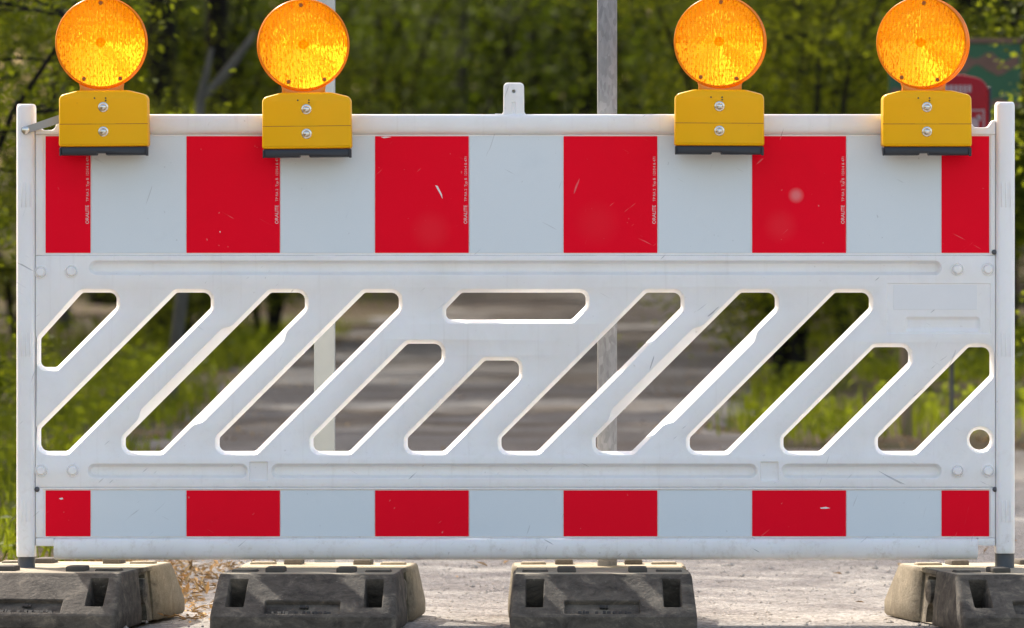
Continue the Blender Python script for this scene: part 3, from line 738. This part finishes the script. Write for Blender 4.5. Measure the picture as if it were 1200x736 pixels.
for k,(px,d,s,pr) in enumerate([(365,66,1,shD),(420,62,1.0,shC),(470,68,1.1,shD),(520,64,1,shC),(570,70,1.15,shD),(615,72,1.1,shC),(650,68,1.1,shD),(700,72,1.1,shC),(745,66,1.0,shD),(790,62,1.05,shC),(850,60,.9,shD),(900,58,.9,shC),(320,62,1,shC),(250,60,1,shD),(180,62,1,shD),(60,62,1,shD),(1000,60,1,shD),(1090,62,1,shC),(1170,56,1,shD),(-60,54,1,shD),(1260,50,1,shC),
      (440,78,1.4,shD),(560,80,1.5,shC),(680,82,1.5,shD),(800,80,1.4,shD),(300,78,1.4,shD),(160,76,1.4,shC),(930,76,1.4,shD),(1060,78,1.4,shC),(-220,62,1.3,shD),(1420,60,1.3,shC),(-480,66,1.4,shC),(1700,66,1.4,shD),(500,86,1.7,shD),(620,88,1.7,shD),(740,88,1.7,shD),(380,86,1.7,shD)]):
    o=put(pr,wx(px,d),d-16,s); tag(o,'dark blurred shrub in the thicket at the far end of the track','shrub','shrubs in the far thicket')
rs_=random.Random(77)
for k in range(44):
    sd=-1 if k%2 else 1; d=rs_.uniform(44,74); x=sd*(abs(wx(640,d))+rs_.uniform(1.2,13)); 
    if sd<0 and d-16<34 and x>-9 and rs_.random()<.5: x-=6
    o=put((shC,shD)[k%3==0],x,d-16,rs_.uniform(.8,1.3)); tag(o,'green undergrowth shrub in the wood beside the track','shrub','undergrowth shrubs at the sides of the track')
# trees
def make_tree(h,rad,seed,nl,mat,bark=BARK,low=.36):
    rnd=random.Random(seed); r=empty('forest_tree',(0,0,0)); m=MB(); pts=[]; tips=[]
    for i in range(9):
        f=i/8; pts.append(Vector((rnd.gauss(0,.12)*f,rnd.gauss(0,.12)*f,h*f-.1)))
    tube(m,pts,[rad*(1.25 if i==0 else 1)*(1-.8*i/8) for i in range(9)],12)
    for k in range(16):
        f=rnd.uniform(low,.97); i=int(f*8); p=pts[i]+(pts[min(i+1,8)]-pts[i])*(f*8-i); a=rnd.uniform(0,2*PI); L=h*.24*(1.25-f)*rnd.uniform(.7,1.2)
        e=p+Vector((math.cos(a)*L,math.sin(a)*L,L*rnd.uniform(.15,.7))); mid=(p+e)/2+Vector((0,0,-.08*L))
        tube(m,[p,mid,e],[rad*.3*(1.1-f),rad*.2*(1.1-f),.01],6); tips+=[(p,e),(mid,e)]
    m.build('trunk',bark,r,60,False)
    P=[]; per=nl//len(tips)
    for p,e in tips:
        f=RNG.uniform(.3,1.15,per)[:,None]; P.append(np.array(p)+(np.array(e)-np.array(p))*f+RNG.normal(0,1,(per,3))*np.array([.42,.42,.28]))
    link('crown',leaf_mesh('crown',np.concatenate(P),.15,droop=.2),mat,r,0); return r
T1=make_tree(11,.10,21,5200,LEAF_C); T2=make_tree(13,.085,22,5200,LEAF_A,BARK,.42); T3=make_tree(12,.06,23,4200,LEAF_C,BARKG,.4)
trees=[(T1,193,46,1.0,'thick dark trunk between the two left lamps'),(T2,256,50,1.0,'slim dark trunk close to the second lamp'),
       (T2,686,66,1.05,'dark trunk left of the galvanised pole'),(T3,540,64,.8,'thin grey trunk above the middle of the barrier'),
       (T3,773,68,.9,'slender trunk to the left of the third lamp'),(T1,1137,44,1.0,'dark trunk behind the green board'),
       (T1,1174,46,.85,'dark trunk at the right edge above the end post'),(T2,915,56,.9,'dark trunk right of the third lamp')]
for p,px,d,s,lab in trees: tag(put(p,wx(px,d),d-16,s),lab,'tree','forest trees behind the barrier')
# trees outside the frame that close the wood on both sides and shade the track
for k,(x,y,s,p) in enumerate([(-5.2,21,.9,T1),(-7.5,24,1.0,T2),(-9.5,28,1.1,T1),(-6.5,31,1,T2),(-12,26,1.1,T2),(-4.6,36,1,T1),(-9,37,1.1,T1),(5.5,24,.9,T2),(7.5,30,1,T1),(5,38,1,T2),(9,19,1,T1),(10,36,1.1,T2),(-14,34,1.2,T1),(-12,44,1.2,T2),(12,46,1.2,T1),(-6,50,1.1,T2),(6.5,52,1.1,T1),(-2.5,58,1.1,T1),(2.5,60,1.1,T2),(-17,22,1.1,T1),(-15,14,.8,T3),(13,12,.9,T3),(-2.9,33,.75,T3),(-4.4,17,.85,T1),(-5.6,12,.9,T3),(-2.5,11.6,.75,T3),(-7.2,18,1.1,T2),(-10.5,20,1.1,T1),(-3.0,40,1.1,T1),(-6.4,26,1.2,T1),(-5.0,33,1.2,T2),(-8.2,33,1.2,T1),(-7.0,40,1.2,T1),(-4.6,44,1.2,T2)]):
    tag(put(p,x,y,s),'forest tree in the wood beside the track','tree','trees at the sides of the track')
# far wood, one leafy mass beyond the end of the track
n=110000; P=np.stack([RNG.uniform(-50,50,n),RNG.uniform(68,80,n),RNG.uniform(0,1,n)**1.2*8+.5],-1); P[:,2]+=tz(P[:,0],P[:,1])
P=P[(np.sin(P[:,0]*1.3)+np.sin(P[:,2]*1.9+P[:,0])+RNG.normal(0,.8,n))>-.6]
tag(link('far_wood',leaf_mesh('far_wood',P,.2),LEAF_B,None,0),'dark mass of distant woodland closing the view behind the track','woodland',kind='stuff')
# verge grass, weeds and litter
def scatter(n,x0,x1,y0,y1,keep):
    x=RNG.uniform(x0,x1,n); y=RNG.uniform(y0,y1,n); k=keep(x,y); x,y=x[k],y[k]
    return np.stack([x,y,tz(x,y)-.005],-1)
patch=lambda x,y,a,b,t:(np.sin(x*a+1.3*np.sin(y*b*.7))+np.sin(y*b+1.7*np.sin(x*a*.6))+RNG.normal(0,.55,len(x)))>t
offroad=lambda x,y,mg=0.0:((x<leftE(y)-mg+RNG.normal(0,.07,len(x)))|((x>rightE(y)+mg+RNG.normal(0,.07,len(x)))&(y>11)))
P=scatter(105000,-4.2,4.6,.5,32,lambda x,y:offroad(x,y,.03)&patch(x,y,2.6,.9,.2))
tag(link('verge_grass',blade_mesh('verge_grass',P,.115,.0045),GRASS,None,0),'short green grass on both verges of the track','grass',kind='stuff')
P=scatter(30000,-4.0,4.6,.8,30,lambda x,y:offroad(x,y,.10)&patch(x,y,2.9,1.3,.25)); P[:,2]+=RNG.uniform(.02,.17,len(P))
tag(link('verge_weeds',leaf_mesh('verge_weeds',P,.05,flat=.5),WEED,None,0),'low leafy weeds among the grass of the verges','weeds',kind='stuff')
P=scatter(14000,-4,4.6,-1,30,lambda x,y:((offroad(x,y,-.35)&(np.abs(x)<3.9)))&patch(x,y,3.1,1.6,-.2)|(RNG.uniform(0,1,len(x))<.012))
q=scatter(5200,-1.35,-.45,.15,3.2,lambda x,y:RNG.uniform(0,1,len(x))<np.clip((-.5-x)*2.2,0,1)); P[:,2]+=RNG.uniform(.004,.022,len(P)); q[:,2]+=RNG.uniform(.002,.012,len(q)); tw=scatter(70,-.6,1.6,.3,5,lambda x,y:x<9); tw[:,2]+=.006; P=np.concatenate([P,q,tw]); SZ=np.concatenate([np.full(len(P)-len(q)-len(tw),.038),np.full(len(q),.03),np.full(len(tw),.03)])
tag(link('leaf_litter',leaf_mesh('leaf_litter',P,SZ,flat=.9,aspect=.28,droop=0),STRAW,None,0),'dry brown leaf litter on the verges and beside the feet','leaf litter',kind='stuff')
# loose stones on the gravel
m=MB(); rnd=random.Random(8)
for k in range(4200):
    y=rnd.uniform(-.5,9) if k>700 else rnd.uniform(-.3,3); x=rnd.uniform(-1.1,2.2); s=rnd.uniform(.0014,.0042)*(2.4 if rnd.random()<.04 else 1)
    z=float(tz(x,y))+s*.2; vs=[]
    for dx,dy,dz in ((1,0,0),(0,1,0),(-1,0,0),(0,-1,0),(0,0,.8),(0,0,-.6)):
        vs.append((x+dx*s*rnd.uniform(.7,1.4),y+dy*s*rnd.uniform(.7,1.4),z+dz*s*rnd.uniform(.7,1.2)))
    m.add(vs,[(0,1,4),(1,2,4),(2,3,4),(3,0,4),(1,0,5),(2,1,5),(3,2,5),(0,3,5)])
tag(m.build('loose_stones',m_plain('stone',(.38,.345,.30),.9,0,.3,.4,25),None,0,False),'small loose stones scattered on the pale gravel','stones',kind='stuff')
# grey fallen branch in the left shrubs
m=MB(); d=33; bx=wx(262,d); by=d-16
tube(m,[(bx-.1,by,1.45),(bx+.02,by-.02,1.58),(bx+.14,by,1.75)],[.014,.022,.012],8)
tube(m,[(bx-.25,by+.1,.05),(bx-.16,by+.05,.8),(bx-.1,by,1.46),(bx-.05,by,1.68)],[.03,.026,.02,.010],8)
tag(m.build('dead_branch',BARKG,None,60,False),'bare grey forked branch among the leaves between the left lamps','branch')

# ------------------------------------------------------------------ red box and green board at the right
d=24; x=wx(1116,d); y=d-16
r=empty('notice_box',(x,y,float(tz(x,y)))); tag(r,'red box with rounded top and white pictogram, on a stake behind the right end post','notice box')
RB=m_plain('red_enamel',(.26,.004,.010),.45,0,.2); WP=m_plain('white_paint',(.30,.22,.23),.5); GP=m_plain('green_paint',(.025,.10,.045),.55,0,.4,.3,6); BP=m_plain('brown_picture',(.16,.085,.06),.6,0,.4,.4,14)
z0=1.02-r.location.z
m=MB(); solid(m,rpoly([(-.112,z0,.012),(.112,z0,.012),(.112,z0+.31,.05),(.03,z0+.328,.1),(-.112,z0+.33,.02)]),-.05,.0,.008); m.build('red_panel',RB,r,40)
m=MB(); rbox(m,.1115,.1215,-.04,.0,z0+.01,z0+.29,.003,1); rbox(m,-.112,.112,-.0002,.008,z0+.01,z0+.28); m.build('rear_shell',BLACK,r,40)
m=MB(); xx=-.09; rnd=random.Random(3)
while xx<.06:
    w=rnd.uniform(.006,.013); rbox(m,xx,xx+w,-.0512,-.0495,z0+.272-rnd.uniform(0,.004),z0+.294); xx+=w+.004
m.build('lettering',WP,r,0)
m=MB()
for a in ((.035,.099,.118,.123),(.035,.099,.182,.187),(.035,.040,.123,.182),(.094,.099,.123,.182)): rbox(m,a[0],a[1],-.0512,-.0495,z0+a[2]+.03,z0+a[3]+.03)
for a in ((.048,.080,.160,.190),(.050,.056,.150,.162),(.070,.076,.150,.162),(.074,.088,.182,.200),(.043,.049,.185,.197)): rbox(m,a[0],a[1],-.0512,-.0495,z0+a[2],z0+a[3])
m.build('pictogram',WP,r,0)
m=MB(); tube(m,[(0,.03,-.1),(0,.03,z0+.25)],.008,12); m.build('stake',BARKG,r,40)
d=30; x=wx(1122,d); y=d-16; r=empty('information_board',(x,y,float(tz(x,y)))); tag(r,'green and brown picture board on two posts behind the red box','information board')
z0=1.36-r.location.z; h=.26
m=MB(); rbox(m,-.27,.25,0,.02,z0,z0+h,.003,1); m.build('board',GP,r,40)
m=MB(); rbox(m,-.275,.255,-.01,.03,z0+h-.004,z0+h+.014,.003,1); m.build('top_rail',BP,r,40)
m=MB(); rnd=random.Random(2)
pts=[]; n=24
for k in range(n+1): pts.append(Vector((-.262+.504*k/n,z0+.205+.018*math.sin(k*1.1)+rnd.uniform(-.006,.006))))
for k in range(n,-1,-1): pts.append(Vector((-.262+.504*k/n,z0+.150+.016*math.sin(k*.8+1)+rnd.uniform(-.008,.008))))
plate(m,lambda a,b,c:(a,-.0025,b),pts,[]); 
for zz in (.01,):
    pts=[Vector((-.262+.504*k/n,z0+.075-.05*k/n+.008*math.sin(k*1.6))) for k in range(n+1)]+[Vector((.242,z0+.006)),Vector((-.262,z0+.006))]
    plate(m,lambda a,b,c:(a,-.0025,b),pts,[])
m.build('printed_picture',BP,r,0)
m=MB()
for xx in (-.2,.18):
    q=MB(); tube(q,[(xx,.045,-.1),(xx,.045,z0+h)],.025,10); q.build('post',WOOD,r,40)

# ------------------------------------------------------------------ light, sky, camera
S=Vector((-.6,1.05,1.0)).normalized(); elev=math.asin(S.z); az=math.atan2(S.x,S.y)
w=bpy.data.worlds.new('World'); sc.world=w; w.use_nodes=True; nt=w.node_tree
bg=nt.nodes['Background']; sky=nt.nodes.new('ShaderNodeTexSky'); sky.sky_type='NISHITA'; sky.sun_disc=False; sky.sun_elevation=elev; sky.sun_rotation=az; sky.dust_density=3.0; sky.air_density=1.0
sky_tint=nt.nodes.new('ShaderNodeMix'); sky_tint.data_type='RGBA'; sky_tint.blend_type='MULTIPLY'; sky_tint.inputs[0].default_value=1; sky_tint.inputs[7].default_value=(1.16,1.0,.86,1)   # warm tint multiplied into the sky as a white balance, less blue
nt.links.new(sky.outputs[0],sky_tint.inputs[6]); nt.links.new(sky_tint.outputs[2],bg.inputs['Color']); bg.inputs['Strength'].default_value=.15
su=bpy.data.lights.new('sun','SUN'); su.energy=3.0; su.angle=math.radians(.5); su.color=(1,.94,.84)
so=bpy.data.objects.new('sun',su); so.rotation_euler=S.to_track_quat('Z','Y').to_euler(); COL.objects.link(so)
cam=bpy.data.cameras.new('camera'); co=bpy.data.objects.new('camera',cam); COL.objects.link(co); sc.camera=co
co.location=(0,-CAM_D,CAM_H); co.rotation_euler=(PI/2,0,0)
cam.sensor_width=36; cam.lens=36*CAM_D/(1200*PX); cam.shift_y=(300-368)/1200; cam.clip_end=2000; cam.clip_start=.5
cam.dof.use_dof=True; cam.dof.focus_distance=CAM_D-.02; cam.dof.aperture_fstop=10
sc.view_settings.view_transform='Standard'; sc.view_settings.look='None'; sc.view_settings.gamma=1; sc.view_settings.exposure=1.42; sc.view_settings.use_curve_mapping=False
sc.render.engine='CYCLES'; sc.cycles.use_denoising=True
sc.cycles.max_bounces=10; sc.cycles.transmission_bounces=8; sc.cycles.transparent_max_bounces=8; sc.cycles.diffuse_bounces=5
sc.cycles.sample_clamp_indirect=6
